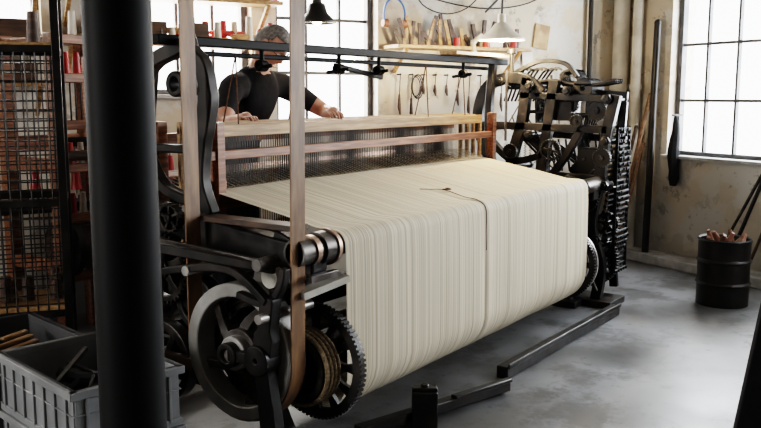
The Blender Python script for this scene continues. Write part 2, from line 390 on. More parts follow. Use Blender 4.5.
for nm,x in (('left_side_frame',2.72),('right_side_frame',5.86)):
    b=B(); x0,x1=x-.03,x+.03
    b.strip(cs([(2.40,0),(2.52,.25),(2.52,.6),(2.40,.96)]),.10,x0,x1)
    b.strip(cs([(3.62,0),(3.48,.4),(3.45,.8),(3.45,1.05)]),.10,x0,x1)
    b.strip([(2.22,.86),(2.7,.90),(3.1,.96),(3.55,1.02)],[.12,.14,.13,.12],x0-.02,x1+.02)
    b.strip([(2.45,.22),(3.55,.22)],.08,x0,x1)
    b.strip(cs([(2.5,.25),(2.85,.42),(3.1,.70),(3.15,.95)]),.07,x0,x1)
    b.strip(cs([(3.5,.25),(3.2,.5),(3.0,.7),(2.6,.85)]),.06,x0,x1)
    b.ring((2.95,.58),.09,.13,x0-.01,x1+.01,32)
    if x<4:
        b.strip(cs([(3.28,1.0),(3.34,1.3),(3.31,1.56),(3.22,1.70),(3.05,1.76),(2.95,1.80)]),.07,x0,x1)
        b.strip(cs([(3.02,1.80),(2.90,1.70),(2.86,1.55),(2.90,1.35),(2.92,1.15),(2.86,1.0)]),[.05]*6+[.07]*6+[.085]*6+[.07]*6+[.07]*7,x0,x1)
        b.strip([(2.90,1.30),(3.33,1.30)],.04,x0+.01,x1-.01)
        b.ring((3.02,1.60),.03,.06,x0-.03,x1+.03,24)
        b.strip(cs([(3.30,1.30),(3.18,1.12),(2.95,1.05)]),.05,x0,x1)
    else:
        b.strip(cs([(3.07,.95),(3.10,1.4),(3.07,1.80)]),.055,x0,x1)
    b.box(x-.09,x+.09,2.32,2.52,0,.05); b.box(x-.09,x+.09,3.52,3.72,0,.05)
    b.obj(nm,IRON,loom,bevel=.008)
b=B()
b.bar((2.6,3.07,1.80),(6.05,3.07,1.80),.06,.045); b.bar((2.72,3.14,1.75),(5.9,3.14,1.75),.025,.025)
for x in (2.72,5.86): b.bar((x,3.55,.35),(x,2.5,.35),.05,.05)
b.bar((2.72,3.45,.3),(5.86,3.45,.3),.06,.12); b.bar((2.72,2.75,.25),(5.86,2.75,.25),.06,.12); b.bar((2.72,2.68,.55),(5.86,2.68,.55),.05,.09)
b.box(2.72,5.86,3.44,3.53,.98,1.08)
for x in (3.3,3.95,4.35,5.4):
    b.cyl((x,3.07,1.70),(x,3.07,1.80),.012); b.ring((3.07,1.70),.012,.03,x-.03,x+.03,16)
    b.strip([(3.0,1.70),(3.16,1.68)],.02,x-.01,x+.01)
b.bar((3.95,3.10,1.72),(4.45,3.12,1.66),.03,.03)
b.obj('cross_rails',COLM,loom,bevel=.006)
b=B(); b.bar((5.15,3.05,1.84),(5.95,3.05,1.84),.14,.025); b.obj('top_shelf_board',TANWOOD,loom,bevel=.003)
b=B()
for i in range(4):
    y=3.05+.055*i
    b.box(2.85,5.64,y-.011,y+.011,1.345+.004*i,1.405+.004*i)
    for x in (2.85,5.61): b.box(x,x+.03,y-.010,y+.010,.85,1.39)
    b.box(2.85,5.64,y-.011,y+.011,.82,.86)
b.obj('heddle_shafts',TANWOOD,loom,bevel=.003)
b=B()
b.box(2.80,5.68,2.965,3.0,1.24,1.285); b.box(2.80,5.68,3.30,3.34,1.30,1.36)
for x in (2.76,2.86,5.66): b.box(x,x+.05,2.955,3.01,.80,1.42)
b.box(2.74,2.95,2.99,3.02,1.10,1.14); b.box(2.78,2.84,3.28,3.34,.9,1.42)
b.box(2.80,5.68,2.98,3.04,1.0,1.06)
b.obj('sley_and_harness_posts',REDWOOD,loom,bevel=.003)
b=B()
for i in range(4):
    y=3.05+.055*i
    for k in range(150):
        x=2.9+2.72*(k+.3*(i+1))/151
        b.box(x-.0012,x+.0012,y-.001,y+.001,.86,1.37)
b.obj('heddle_wires',IRON2,loom,smooth=False)
b=B()
for x in (3.1,3.6,4.9,5.4):
    for y in (3.05,3.16): b.tube([(x,y,1.40),(x+.03,3.09,1.75)],.004,5)
b.obj('harness_cords',BROWNSTR,loom)
b=B()
b.box(2.95,5.5,3.36,3.62,1.125,1.135); b.cyl((2.9,3.62,1.10),(5.6,3.62,1.10),.04)
b.obj('woven_cloth',TARTAN,loom)
fc=(2.55,.45)
b=B(); b.ring(fc,.242,.302,2.545,2.655,64); b.ring(fc,.045,.075,2.52,2.68,32); b.obj('driving_pulley_rim',RIM,loom,bevel=.006)
b=B(); b.ring(fc,.04,.10,2.56,2.64,40)
for i in range(5):
    t0=2*math.pi*i/5+.3; pts=[]
    for k in range(7):
        r=.08+(.255-.08)*k/6; t=t0+.55*math.sin(k/6*1.5); pts.append((fc[0]+r*math.cos(t),fc[1]+r*math.sin(t)))
    b.strip(pts,[.055,.05,.045,.040,.038,.040,.05],2.585,2.625)
b.obj('driving_pulley_spokes',DSTEEL,loom,bevel=.004)
b=B(); b.ring(fc,.18,.245,2.665,2.685,56); b.ring(fc,.205,.222,2.655,2.69,56); b.obj('loose_pulley',IRON2,loom)
b=B(); b.cyl((2.50,fc[0],fc[1]),(5.95,fc[0],fc[1]),.032)
b.cyl((2.42,2.30,.66),(2.75,2.30,.66),.02); b.cyl((2.45,2.75,.80),(2.8,2.75,.80),.022)
b.obj('crankshaft',STEEL,loom)
b=B()
b.strip(cs([(2.20,.0),(2.29,.12),(2.32,.3),(2.34,.45),(2.32,.60),(2.30,.74)]),[.15]*6+[.085]*6+[.075]*6+[.10]*6+[.07]*6+[.06],2.47,2.53)
b.ring((2.35,.47),.01,.065,2.45,2.54,32); b.strip([(2.35,.46),(2.55,.45)],.05,2.49,2.53); b.ring(fc,.03,.055,2.48,2.53,32)
b.strip(cs([(2.30,.72),(2.5,.83),(2.8,.80),(3.05,.74)]),.034,2.46,2.50)
b.strip(cs([(2.24,.86),(2.26,.78),(2.34,.70),(2.5,.72)]),.03,2.50,2.54)
b.bar((2.52,2.30,.74),(2.74,2.30,.74),.06,.05); b.bar((2.46,2.30,.02),(2.76,2.30,.02),.3,.05)
b.bar((2.30,2.95,.93),(2.56,2.33,.84),.03,.04)
b.obj('drive_bracket',IRON,loom,bevel=.005)
b=B()
b.ring((3.10,.30),.15,.19,2.60,2.66,40); b.ring((3.10,.30),.03,.06,2.58,2.68,24)
for i in range(4):
    t=math.pi/2*i+.5; b.strip([(3.10+.05*math.cos(t),.30+.05*math.sin(t)),(3.10+.16*math.cos(t),.30+.16*math.sin(t))],.035,2.615,2.645)
b.gear((3.10,.74),.17,2.62,2.67,36)
b.gear((3.02,.99),.07,2.60,2.64,16)
b.obj('drive_gears',IRON2,loom,bevel=.003)
b=B(); b.gear((3.25,.50),.12,2.60,2.64,26); b.ring((3.10,.30),.186,.194,2.60,2.66,40)
b.bar((2.52,3.10,.90),(2.52,2.36,.865),.02,.035); b.cyl((2.48,2.36,.865),(2.6,2.36,.865),.028); b.cyl((2.52,2.98,.87),(2.52,3.0,.6),.014)
b.bar((2.62,2.2,.80),(2.80,2.2,.80),.03,.03); b.obj('polished_levers',DSTEEL,loom,bevel=.003)
b=B()
b.cyl((2.62,2.42,.78),(2.86,2.42,.78),.045,seg=24); b.bar((2.62,2.27,.73),(2.86,2.22,.77),.12,.03)
b.obj('paper_tube_and_packing',CREAMP,loom)
b=B(); b.box(2.64,2.74,2.30,3.15,.985,1.01); b.box(2.56,2.60,2.85,3.4,.3,.36); b.obj('side_board',DARKWOOD,loom,bevel=.003)
b=B()
path=[(2.21,3.15),(2.247,.45)]
for k in range(1,18):
    t=math.radians(180+k*10); path.append((2.55+.306*math.cos(t),.45+.306*math.sin(t)))
path+=[(2.857,.45),(2.857,3.15)]
for k in range(1,18):
    t=math.radians(k*10); path.append((2.533+.324*math.cos(t),3.15+.324*math.sin(t)))
b.strip(path,.008,2.558,2.642,closed=True); b.obj('drive_belt',LEATHER,loom)
ls=empty('line_shaft',(4,2.53,3.15))
b=B(); b.cyl((1.2,2.53,3.15),(6.4,2.53,3.15),.03); b.ring((2.533,3.15),.27,.32,2.54,2.66,48); b.ring((2.533,3.15),.03,.08,2.53,2.67,24)
for i in range(6):
    t=math.pi/3*i; b.strip([(2.533+.06*math.cos(t),3.15+.06*math.sin(t)),(2.533+.28*math.cos(t),3.15+.28*math.sin(t))],.05,2.58,2.62)
for x in (1.5,3.6,5.9): b.bar((x,2.53,3.12),(x,2.53,3.5),.06,.05); b.ring((2.53,3.15),.03,.07,x-.04,x+.04,24)
b.obj('shaft_and_pulley',IRON,ls)
# dobby & gearing at right end
b=B(); x0,x1=5.96,6.02
b.strip(cs([(3.10,.75),(3.13,.98),(3.25,1.30),(3.24,1.50),(3.16,1.63),(3.0,1.68),(2.85,1.66),(2.72,1.56)]),.085,x0,x1)
b.strip(cs([(3.0,.8),(2.95,1.1),(2.88,1.35),(2.84,1.68)]),.08,x0,x1)
b.strip(cs([(2.68,.6),(2.70,1.0),(2.66,1.35),(2.62,1.66)]),.075,x0,x1)
b.strip([(3.2,1.32),(2.2,1.30)],.055,x0,x1); b.strip([(2.9,1.55),(2.15,1.52)],.05,x0,x1); b.strip([(3.2,.95),(2.2,.92)],.09,x0,x1)
b.strip(cs([(2.25,0.02),(2.22,.3),(2.30,.6),(2.25,.92),(2.22,1.2),(2.15,1.55)]),.075,x0,x1)
b.strip(cs([(2.9,0.02),(2.8,.4),(2.75,.8)]),.09,x0,x1)
b.strip(cs([(2.75,.8),(2.55,1.05),(2.4,1.3)]),.05,x0,x1); b.strip(cs([(3.15,1.2),(2.95,1.05),(2.7,1.1)]),.05,x0,x1)
b.box(5.9,6.2,2.1,2.5,0,.05); b.box(5.9,6.2,2.75,3.1,0,.05); b.strip([(2.2,.18),(2.95,.18)],.07,x0,x1)
x=6.22
b.strip(cs([(2.84,.9),(2.82,1.3),(2.78,1.66)]),.06,x,x+.04); b.strip(cs([(2.2,.1),(2.24,.6),(2.2,1.1),(2.18,1.5)]),.06,x,x+.04)
b.strip([(2.85,1.6),(2.15,1.55)],.045,x,x+.04); b.strip([(2.85,1.25),(2.15,1.22)],.05,x,x+.04); b.strip([(2.85,.92),(2.15,.90)],.05,x,x+.04)
for (y,z) in ((2.8,1.62),(2.2,1.52),(2.2,1.22),(2.8,1.25),(2.8,.93),(2.2,.9),(2.5,1.58),(2.24,.5),(3.1,1.3),(3.05,1.65),(2.95,1.0)):
    b.cyl((5.9,y,z),(6.3,y,z),.022); b.cyl((6.27,y,z),(6.30,y,z),.035,seg=6); b.cyl((5.92,y,z),(5.95,y,z),.038,seg=6)
for i in range(9):
    x=6.03+.022*i
    b.strip(cs([(3.02,1.60+.012*(i%3)),(2.7,1.66),(2.4,1.62),(2.18,1.66-.015*(i%2))],4),.022,x,x+.008)
    b.strip([(2.85,1.42+.01*(i%2)),(2.25,1.40-.01*(i%3))],.016,x,x+.008)
    b.strip([(2.8-.01*i,1.62),(2.78,1.30)],.018,x,x+.008)
    b.strip(cs([(2.56,1.60),(2.60,1.70+.01*(i%2)),(2.50,1.73),(2.46,1.66)],4),.018,x,x+.008)
    b.strip([(2.45-.012*i,1.40),(2.44,1.15)],.014,x,x+.008)
    b.strip([(2.92-.016*i,1.24),(2.70-.03*i,1.04)],.02,x,x+.008)
    b.strip([(2.66-.05*i,1.22),(2.62-.05*i,.98)],.016,x,x+.010)
    b.strip(cs([(3.06-.02*i,1.50),(2.98-.03*i,1.72+.01*(i%3)),(2.90-.03*i,1.74)],4),.016,x,x+.008)
b.strip(cs([(2.95,1.72),(2.75,1.80),(2.55,1.78),(2.45,1.68)]),.03,5.98,6.02)
b.box(6.02,6.2,2.5,2.72,1.36,1.50); b.box(6.02,6.22,2.28,2.44,.96,1.16); b.box(6.03,6.2,2.62,2.8,.66,.86)
b.strip(cs([(3.05,1.0),(2.9,.85),(2.6,.72),(2.35,.70)]),.045,5.93,5.95); b.strip(cs([(2.45,.95),(2.40,.75),(2.5,.55)]),.04,5.93,5.95)
b.cyl((5.99,2.98,1.62),(5.99,2.98,1.90),.018); b.cyl((5.99,2.98,1.86),(5.99,2.98,1.90),.04)
for k in range(5): b.cyl((6.06+.04*k,2.9,.95),(6.06+.04*k,2.9,.45),.009,seg=8); b.cyl((6.06+.04*k,2.9,.45),(6.06+.04*k,2.9,.38),.018,seg=10)
b.cyl((6.1,2.55,.62),(6.2,2.55,.62),.10,seg=28); b.cyl((6.05,2.52,.2),(6.15,2.52,.2),.12,seg=28)
b.obj('dobby_frame',IRON,loom,bevel=.005)
b=B()
b.disc_gear((2.55,1.50),.10,6.05,6.09,30); b.disc_gear((2.30,1.44),.08,6.0,6.04,24); b.disc_gear((2.34,.80),.105,5.93,5.96,28); b.gear((2.22,.60),.09,6.08,6.13,24)
b.disc_gear((2.45,.98),.075,6.08,6.12,18); b.gear((2.30,.33),.19,6.05,6.10,44); b.gear((2.62,1.14),.085,5.93,5.95,24,4); b.disc_gear((2.95,1.12),.06,5.92,5.95,18)
b.disc_gear((2.22,1.10),.07,5.92,5.95,22); b.disc_gear((2.42,1.36),.05,5.92,5.95,18)
for i in range(14): b.ring((2.42,1.60),.02,.075,6.03+.018*i,6.037+.018*i,24)
b.obj('gear_train',IRON,loom,bevel=.002)
b=B()
for i in range(26):
    z=1.30-.042*i
    yy=2.15+.012*math.sin(i*.9)
    b.cyl((6.06,yy,z),(6.30,yy,z),.013,seg=10)
    for k in range(5):
        if random.random()<.5: b.cyl((6.08+.05*k,yy-.022,z),(6.08+.05*k,yy,z),.010,seg=8)
    b.cyl((6.06,yy+.08,z+.02),(6.30,yy+.08,z+.02),.012,seg=8)
for xx in (6.05,6.31): b.bar((xx,2.15,1.32),(xx,2.15,.24),.01,.02)
b.obj('pattern_chain',COLM,loom)
b=B()
for k in range(18):
    y=random.uniform(2.15,3.05); z=random.uniform(.75,1.65); x=random.uniform(5.98,6.1)
    b.cyl((x,y,z),(x+.07,y,z),random.uniform(.005,.010),seg=10)
for k in range(8):
    y=random.uniform(2.2,3.0); z=random.uniform(1.0,1.6); b.cyl((6.02,y,z),(6.03,y+random.uniform(-.25,.25),z-random.uniform(.1,.3)),.006,seg=8)
for k in range(6): b.spring((5.99+.03*k,2.94-.03*k,1.28),(5.99+.03*k,2.94-.03*k,1.02),.009,14)
b.cyl((5.68,2.26,.905),(6.12,2.26,.905),.035); b.cyl((5.95,2.26,.905),(6.02,2.26,.905),.06)
b.cyl((5.95,3.0,1.74),(5.95,3.0,1.2),.01); b.cyl((6.1,2.7,1.70),(6.1,2.7,.7),.011)
b.ring((2.62,.42),.12,.14,6.10,6.13,40)
b.cyl((5.90,2.50,.70),(5.93,2.22,.12),.012)
b.obj('bright_shafts_and_pins',DSTEEL,loom)
b=B(); b.tube(cat([(4.06,2.58,1.021),(4.12,2.55,1.016),(4.20,2.50,1.008),(4.19,2.36,.978),(4.14,2.25,.973),(4.125,2.19,.93),(4.12,2.184,.80),(4.125,2.183,.70)]),.0022,6)
b.tube(cat([(4.20,2.50,1.010),(4.25,2.515,1.013),(4.235,2.48,1.010),(4.18,2.50,1.014)]),.004,6)
b.obj('lease_cord',BROWNSTR,loom)
b=B(); b.bar((4.08,2.05,.035),(5.80,2.03,.035),.07,.07); b.bar((4.08,2.01,.075),(5.80,1.99,.075),.012,.03); b.obj('floor_rail',IRON,bevel=.006)
bb=empty('beam_stop_block',(3.3,2.1,0))
b=B(); b.obox((3.28,2.05,.085),fh*.05,rt*.06,Z*.085); b.obox((3.28,2.05,.175),fh*.03,rt*.06,Z*.012); b.cyl((3.28,2.05,.18),(3.28,2.05,.20),.02); b.obj('block',IRON,bb,bevel=.006)
b=B(); b.bar((2.95,2.20,.04),(3.90,1.93,.04),.06,.05); b.bar((3.5,2.02,.075),(3.9,1.91,.075),.04,.02); b.obj('bar',IRON,bb,bevel=.006)
# ---------------------------------------------------------------- foreground column
b=B(); c=fh*1.78-rt*.54
b.lathe((c.x,c.y,0),[(0,0),(.16,0),(.16,.04),(.11,.07),(.090,.12),(.071,.2),(.068,2.9),(.08,2.95),(.09,3.0),(.075,3.05),(.14,3.25),(.16,3.4),(.16,3.5),(0,3.5)],seg=48)
b.obj('cast_iron_column',COLM)
# ---------------------------------------------------------------- crates
def crate(name,c,ang,w,d,h,z,m,ribs=5):
    p=empty(name,(c[0],c[1],z)); R=Matrix.Translation((c[0],c[1],z))@Matrix.Rotation(ang,4,'Z')
    b=B(); t=.006
    b.box(-w/2,w/2,-d/2,d/2,0,.01)
    for s in (-1,1):
        b.box(-w/2,w/2,s*d/2-t,s*d/2+t,0,h); b.box(s*w/2-t,s*w/2+t,-d/2,d/2,0,h)
        b.box(-w/2-.02,w/2+.02,s*(d/2+.008)-.016,s*(d/2+.008)+.016,h-.03,h); b.box(s*(w/2+.008)-.016,s*(w/2+.008)+.016,-d/2-.02,d/2+.02,h-.03,h)
        b.box(-w/2-.01,w/2+.01,s*(d/2+.004)-.01,s*(d/2+.004)+.01,h*.6,h*.62); b.box(s*(w/2+.004)-.01,s*(w/2+.004)+.01,-d/2,d/2,h*.6,h*.62)
        b.box(-w/2-.01,w/2+.01,s*(d/2+.004)-.01,s*(d/2+.004)+.01,.0,.03); b.box(s*(w/2+.004)-.01,s*(w/2+.004)+.01,-d/2,d/2,0,.03)
        for i in range(ribs):
            x=-w/2+w*(i+.5)/ribs; b.box(x-.006,x+.006,s*(d/2+.008)-.008,s*(d/2+.008)+.008,.02,h-.02)
        nr=ribs*3//2
        for i in range(nr):
            y=-d/2+d*(i+.5)/nr; b.box(s*(w/2+.008)-.008,s*(w/2+.008)+.008,y-.006,y+.006,.02,h-.02)
    b.obj('shell',m,p,bevel=.003,M=R); return p,R
ang=math.radians(-10)
crate('plastic_crate',(2.02,2.86),ang,.42,.66,.26,.0,GREYPL)
p,R=crate('plastic_crate',(2.02,2.86),ang,.42,.66,.24,.262,GREYPL)
b=B()
for k in range(9):
    pts=[(random.uniform(-.15,.15),random.uniform(-.25,.25),.06+random.uniform(0,.10)) for _ in range(4)]
    b.tube(cat(pts,6),random.uniform(.015,.035),8)
b.obj('rags',CLOTHBLK,p,M=R)
b=B()
b.tube(cat([(-.1,-.2,.14),(0,-.05,.18),(.1,.1,.13),(.02,.22,.17)]),.008); b.bar((-.12,.1,.1),(.12,.26,.2),.02,.02); b.obj('tool_handles',IRON2,p,M=R)
crate('plastic_crate',(2.12,3.56),ang,.44,.66,.26,.0,DGREYPL)
p,R=crate('plastic_crate',(2.12,3.56),ang,.44,.66,.20,.262,DGREYPL)
b=B()
for k in range(5):
    b.bar((-.18+.04*k,-.22+.07*k,.12+.012*k),(.12,-.12+.06*k,.13+.01*k),.03,.02)
b.obj('wooden_shuttle_pieces',TANWOOD,p,bevel=.008,M=R)
b=B()
for k in range(6): b.tube([(random.uniform(-.18,.18),random.uniform(-.25,.25),.08+.02*k),(random.uniform(-.18,.18),random.uniform(-.25,.25),.10+.02*k)],.014,8)
b.obj('spindles',DARKWOOD,p,M=R)
# ---------------------------------------------------------------- wire mesh rack
rk=empty('wire_mesh_rack',(2.4,4.05,0))
A=V((2.62,3.84,0)); Bp=V((1.82,4.44,0)); d=(Bp-A).normalized(); nn=V((-d.y,d.x,0)); 
if nn.dot(V((0,1,0)))<0: nn=-nn
b=B(); Lr=(Bp-A).length; dp=.42
for o in (A,A+nn*dp,Bp,Bp+nn*dp): b.obox(o+Z*1.15,d*.02,nn*.02,Z*1.15)
for zz in (.42,1.0,1.78,2.2):
    for o in (0,dp): b.bar(A+nn*o+Z*zz,Bp+nn*o+Z*zz,.025,.035)
    for q in (A,Bp): b.bar(q+Z*zz,q+nn*dp+Z*zz,.025,.035)
b.obj('angle_frame',IRON,rk,bevel=.003)
b=B()
for o in (.0,dp):
    for i in range(0,int(Lr/.05)):
        s=i*.05
        b.tube([A+nn*o+d*s+Z*.42,A+nn*o+d*s+Z*1.78],.0042,5)
    z=.42
    while z<1.78: b.tube([A+nn*o+Z*z,Bp+nn*o+Z*z],.0042,5); z+=.05
z=.42
while z<1.78: b.tube([A+Z*z,A+nn*dp+Z*z],.0042,5); z+=.05
for i in range(9): b.tube([A+nn*.048*i+Z*.42,A+nn*.048*i+Z*1.78],.0042,5)
b.obj('mesh_wires',IRON2,rk)
b=B(); c=(A+Bp)/2+nn*dp/2
for zz in (.45,1.80): b.obox(c+Z*zz,d*Lr/2,nn*dp/2,Z*.012)
b.obj('shelf_boards',TANWOOD,rk)
b=B()
for k in range(16):
    q=A+d*random.uniform(.05,Lr-.1)+nn*random.uniform(.08,dp-.08); zz=random.choice((.47,.47,1.82)); 
    b.cyl(q+Z*zz,q+Z*(zz+random.uniform(.1,.2)),.035,.025,seg=14)
b.obj('yarn_cones',DARKWOOD,rk)
# ---------------------------------------------------------------- background loom
bl=empty('wooden_hand_loom',(2.9,4.7,0))
b=B()
for x in (2.95,3.5):
    for y in (4.35,4.85): b.box(x-.04,x+.04,y-.04,y+.04,0,1.9)
for z in (.45,.8,1.1,1.35,1.62,1.84): b.box(2.95,3.55,4.31,4.36,z,z+.055)
for z in (.5,1.1,1.8):
    for x in (2.95,3.5): b.box(x-.03,x+.03,4.35,4.85,z,z+.08)
b.box(2.95,3.55,4.83,4.88,1.2,1.3)
b.obj('timber_frame',REDWOOD,bl,bevel=.006)
b=B(); b.cyl((2.95,4.4,.65),(3.5,4.4,.65),.12,seg=28); b.cyl((2.95,4.3,1.2),(3.5,4.3,1.2),.03); b.obj('beams',DARKWOOD,bl)
b=B()
for x in (3.0,3.2,3.45): b.ring((4.4,.65),.12,.18,x-.02,x+.02,36)
b.strip(cs([(4.2,0),(4.25,.5),(4.2,.9),(4.3,1.3),(4.25,1.7)]),.07,3.55,3.6); b.gear((4.35,.75),.22,3.6,3.64,40); b.gear((4.3,1.25),.12,3.6,3.64,24)
for k in range(14): b.cyl((3.0+.035*k,4.33,1.40),(3.0+.035*k,4.33,1.62),.005,seg=6)
b.obj('iron_fittings',IRON,bl)
b=B(); b2=B()
for zz in (.86,1.155,1.675):
    for k in range(7): (b if (k+int(zz*10))%3 else b2).cyl((3.02+.07*k,4.335,zz),(3.02+.07*k,4.335,zz+.12),.024,.016,seg=12)
b.obj('red_yarn_pirns',REDPL,bl); b2.obj('pale_yarn_pirns',CREAMP,bl)
def wshelf(name,s0,s1,z,dep=.26):
    p=empty(name,C0+e1*(s0+s1)/2+e2*.1+Z*z)
    b=B(); b.obox(C0+e1*(s0+s1)/2+e2*(dep/2+.01)+Z*z,e1*(s1-s0)/2,e2*dep/2,Z*.014)
    for s in (s0+.1,s1-.1): b.bar(C0+e1*s+e2*.02+Z*(z-.2),C0+e1*s+e2*(dep-.03)+Z*(z-.015),.03,.03)
    b.obj('board',TANWOOD,p,bevel=.003); return p
p=wshelf('wall_shelf',1.30,2.66,1.94)
b=B(); bt=B(); br=B(); bc=B(); bd=B()
for k in range(17):
    s=1.95+.038*k+random.uniform(-.015,.015); lean=.10*math.sin(k*1.3+k*k)+.03; h=random.uniform(.10,.27)
    base=C0+e1*s+e2*.13+Z*1.955
    (b if k%3 else bt).bar(base,base+e1*lean+Z*h,.035,.012,up=e2)
for k in range(9):
    s=1.36+.062*k; base=C0+e1*s+e2*.13+Z*1.955; br.bar(base,base+e1*.07*math.sin(k)+Z*random.uniform(.1,.3),.035,.02,up=e2)
for k in range(3): q=C0+e1*(1.45+.3*k)+e2*.2+Z*1.955; bc.cyl(q,q+Z*.07,.03,.026,seg=16)
bd.tube(cat([C0+e1*1.75+e2*.15+Z*1.96,C0+e1*1.80+e2*.2+Z*2.05,C0+e1*1.88+e2*.2+Z*1.99,C0+e1*1.92+e2*.25+Z*1.97,C0+e1*1.9+e2*.27+Z*1.80]),.022)
bd.obox(C0+e1*1.62+e2*.12+Z*1.99,e1*.07,e2*.06,Z*.035)
b.obj('leather_pickers',DARKWOOD,p,bevel=.003); bt.obj('wooden_strips',TANWOOD,p,bevel=.003); br.obj('dark_strips',DARKWOOD,p,bevel=.003); bc.obj('tins',REDPL,p); bd.obj('cloth_and_box',CREAMP,p)
def shuttle(b,c,d,L=.36,r=.022):
    c,d=V(c),V(d).normalized(); b.tube([c+d*L*t for t in (-.5,-.42,-.3,0,.3,.42,.5)],[.002,.010,r,r,r,.010,.002],10)
for zz,sd_ in ((1.90,1),(2.22,2)):
    p=wshelf('wall_shelf',3.65,5.25,zz); b=B(); b2=B(); b3=B(); b4=B(); random.seed(sd_)
    for k in range(10): shuttle(b if k%2 else b2,C0+e1*(3.75+.14*k)+e2*(.1+.08*(k%2))+Z*(zz+.04+.03*(k%3)),e1+e2*random.uniform(-.4,.4))
    for k in range(18): q=C0+e1*(3.72+.083*k)+e2*random.uniform(.08,.2)+Z*(zz+.015); random.choice((b3,b4,b4,b2)).cyl(q,q+Z*random.uniform(.08,.22),.03,.022)
    for k in range(3): b4.obox(C0+e1*(4.3+.3*k)+e2*.14+Z*(zz+.085),e1*.09,e2*.08,Z*.07)
    b.obj('shuttles',TANWOOD,p); b2.obj('painted_shuttles',REDPL,p); b3.obj('bobbins',CREAMP,p); b4.obj('dark_bobbins_and_boxes',DARKWOOD,p)
for zz in (1.62,1.90,2.2):
    p=wshelf('wall_shelf',5.26,6.9,zz); b=B(); b2=B(); b3=B()
    for k in range(18): q=C0+e1*(5.35+.085*k)+e2*random.uniform(.08,.2)+Z*(zz+.015); random.choice((b,b,b2,b3)).cyl(q,q+Z*random.uniform(.06,.2),.035,.025)
    for k in range(3): b.obox(C0+e1*(5.5+.5*k)+e2*.14+Z*(zz+.075),e1*.11,e2*.08,Z*.06)
    b.obj('dark_bobbins_and_boxes',DARKWOOD,p); b2.obj('pale_bobbins',CREAMP,p); b3.obj('red_bobbins',REDPL,p)
p=empty('bobbin_winder',(3.3,5.1,0)); b=B(); q=C0+e1*5.0+e2*.42
b.obox(q+Z*.85,e1*.9,e2*.2,Z*.03)
for s in (-.8,0,.8): b.obox(q+e1*s+Z*.42,e1*.04,e2*.18,Z*.42)
b.obox(q+Z*1.25,e1*.9,e2*.02,Z*.03); 
for s in (-.88,.88): b.obox(q+e1*s+Z*1.05,e1*.02,e2*.02,Z*.22)
b.obj('bench',IRON,p,bevel=.004)
b=B(); b2=B()
for k in range(14):
    o=q+e1*(-.8+.125*k)+Z*.88; b.cyl(o,o+Z*.34,.008,seg=8); b2.cyl(o+Z*.06,o+Z*.26,.035,.02,seg=14)
b.obj('spindles',STEEL,p); b2.obj('yarn_bobbins',REDPL,p)
hp=empty('ear_defenders',C0+e1*2.62+e2*.08+Z*2.2)
c=C0+e1*2.60+e2*.10+Z*2.20
b=B(); b.tube([c+e1*.10*math.cos(t)+Z*.13*math.sin(t) for t in [math.radians(-30+i*12) for i in range(21)]],.008,8); b.obj('headband',BLUE,hp)
b=B()
for s in (-1,1): b.cyl(c+e1*.09*s-Z*.07-e1*.02,c+e1*.09*s-Z*.07+e1*.02,.035,.03)
b.obj('ear_cups',ORANGE,hp)
b=B(); b.cyl(c+Z*.13-e2*.09,c+Z*.13+e2*.02,.006); b.obj('hook',IRON,hp)
def paper(name,s,z,w_,h_,m,t=0):
    b=B(); o=C0+e1*s+e2*.012+Z*z; a=e1*math.cos(t)+Z*math.sin(t); c_=Z*math.cos(t)-e1*math.sin(t)
    b.obox(o,a*w_/2,e2*.003,c_*h_/2); return b.obj(name,m,smooth=False)
paper('pinned_paper',.98,2.08,.17,.22,PAPER,.15); paper('pinned_paper',1.14,1.90,.12,.15,CREAMP,-.1)
ht=empty('hanging_tools',C0+e1*1.9+e2*.05+Z*1.7); b=B(); b2=B()
for k in range(10):
    s=1.45+.118*k; L_=random.uniform(.15,.46); b2.cyl(C0+e1*s-e2*.02+Z*1.72,C0+e1*s+e2*.06+Z*1.72,.006,seg=8)
    b2.tube([C0+e1*s+e2*.05+Z*1.73,C0+e1*(s+.01)+e2*.05+Z*(1.73-L_*.6)],.004,6)
    b.tube([C0+e1*(s+.01)+e2*.05+Z*(1.73-L_*.5),C0+e1*(s+.01)+e2*.05+Z*(1.73-L_*.8),C0+e1*s+e2*.05+Z*(1.73-L_)],[.008,.016,.006],8)
for q_,r_ in ((2.35,.07),(2.36,.062),(2.34,.078)):
    o=C0+e1*q_+e2*.05+Z*1.62; b2.tube([o+e1*r_*.7*math.cos(t)+Z*r_*1.3*math.sin(t) for t in [2*math.pi*i/24 for i in range(24)]],.005,6,closed=True)
b.obj('handles',DARKWOOD,ht); b2.obj('hooks',IRON,ht)
# ---------------------------------------------------------------- lamps
def lamp(name,c,r,h,m,lit,rod):
    p=empty(name,c); b=B()
    b.lathe(c,[(0.0,h+.06),(.028,h+.06),(.03,h),(.05,h-.01),(r*.55,h*.5),(r,.012),(r,0),(r-.01,0),(r*.53,h*.46),(.045,h-.02),(.0,h-.02)],seg=40); b.obj('shade',m,p)
    b=B(); b.tube(rod,.009,8); b.obj('arm',IRON,p)
    b=B(); b.sphere(V(c)+Z*.022,.034); b.obj('bulb',BULB if lit else LAMPW,p)
    if lit:
        L=D.lights.new('bulb_light','POINT'); L.energy=lit; L.color=(1,.78,.50); L.shadow_soft_size=.05
        o=D.objects.new('bulb_light',L); S.collection.objects.link(o); o.location=V(c)+Z*-.03; o.parent=p; o.matrix_parent_inverse=Matrix.Translation(-V(p.location))
lamp('pendant_lamp',V((5.75,2.95,1.95)),.175,.13,LAMPW,75,cat([(5.75,2.95,2.12),(5.76,2.95,2.27),(5.9,3.0,2.34),(6.2,3.2,2.32),(6.75,3.62,2.27)]))
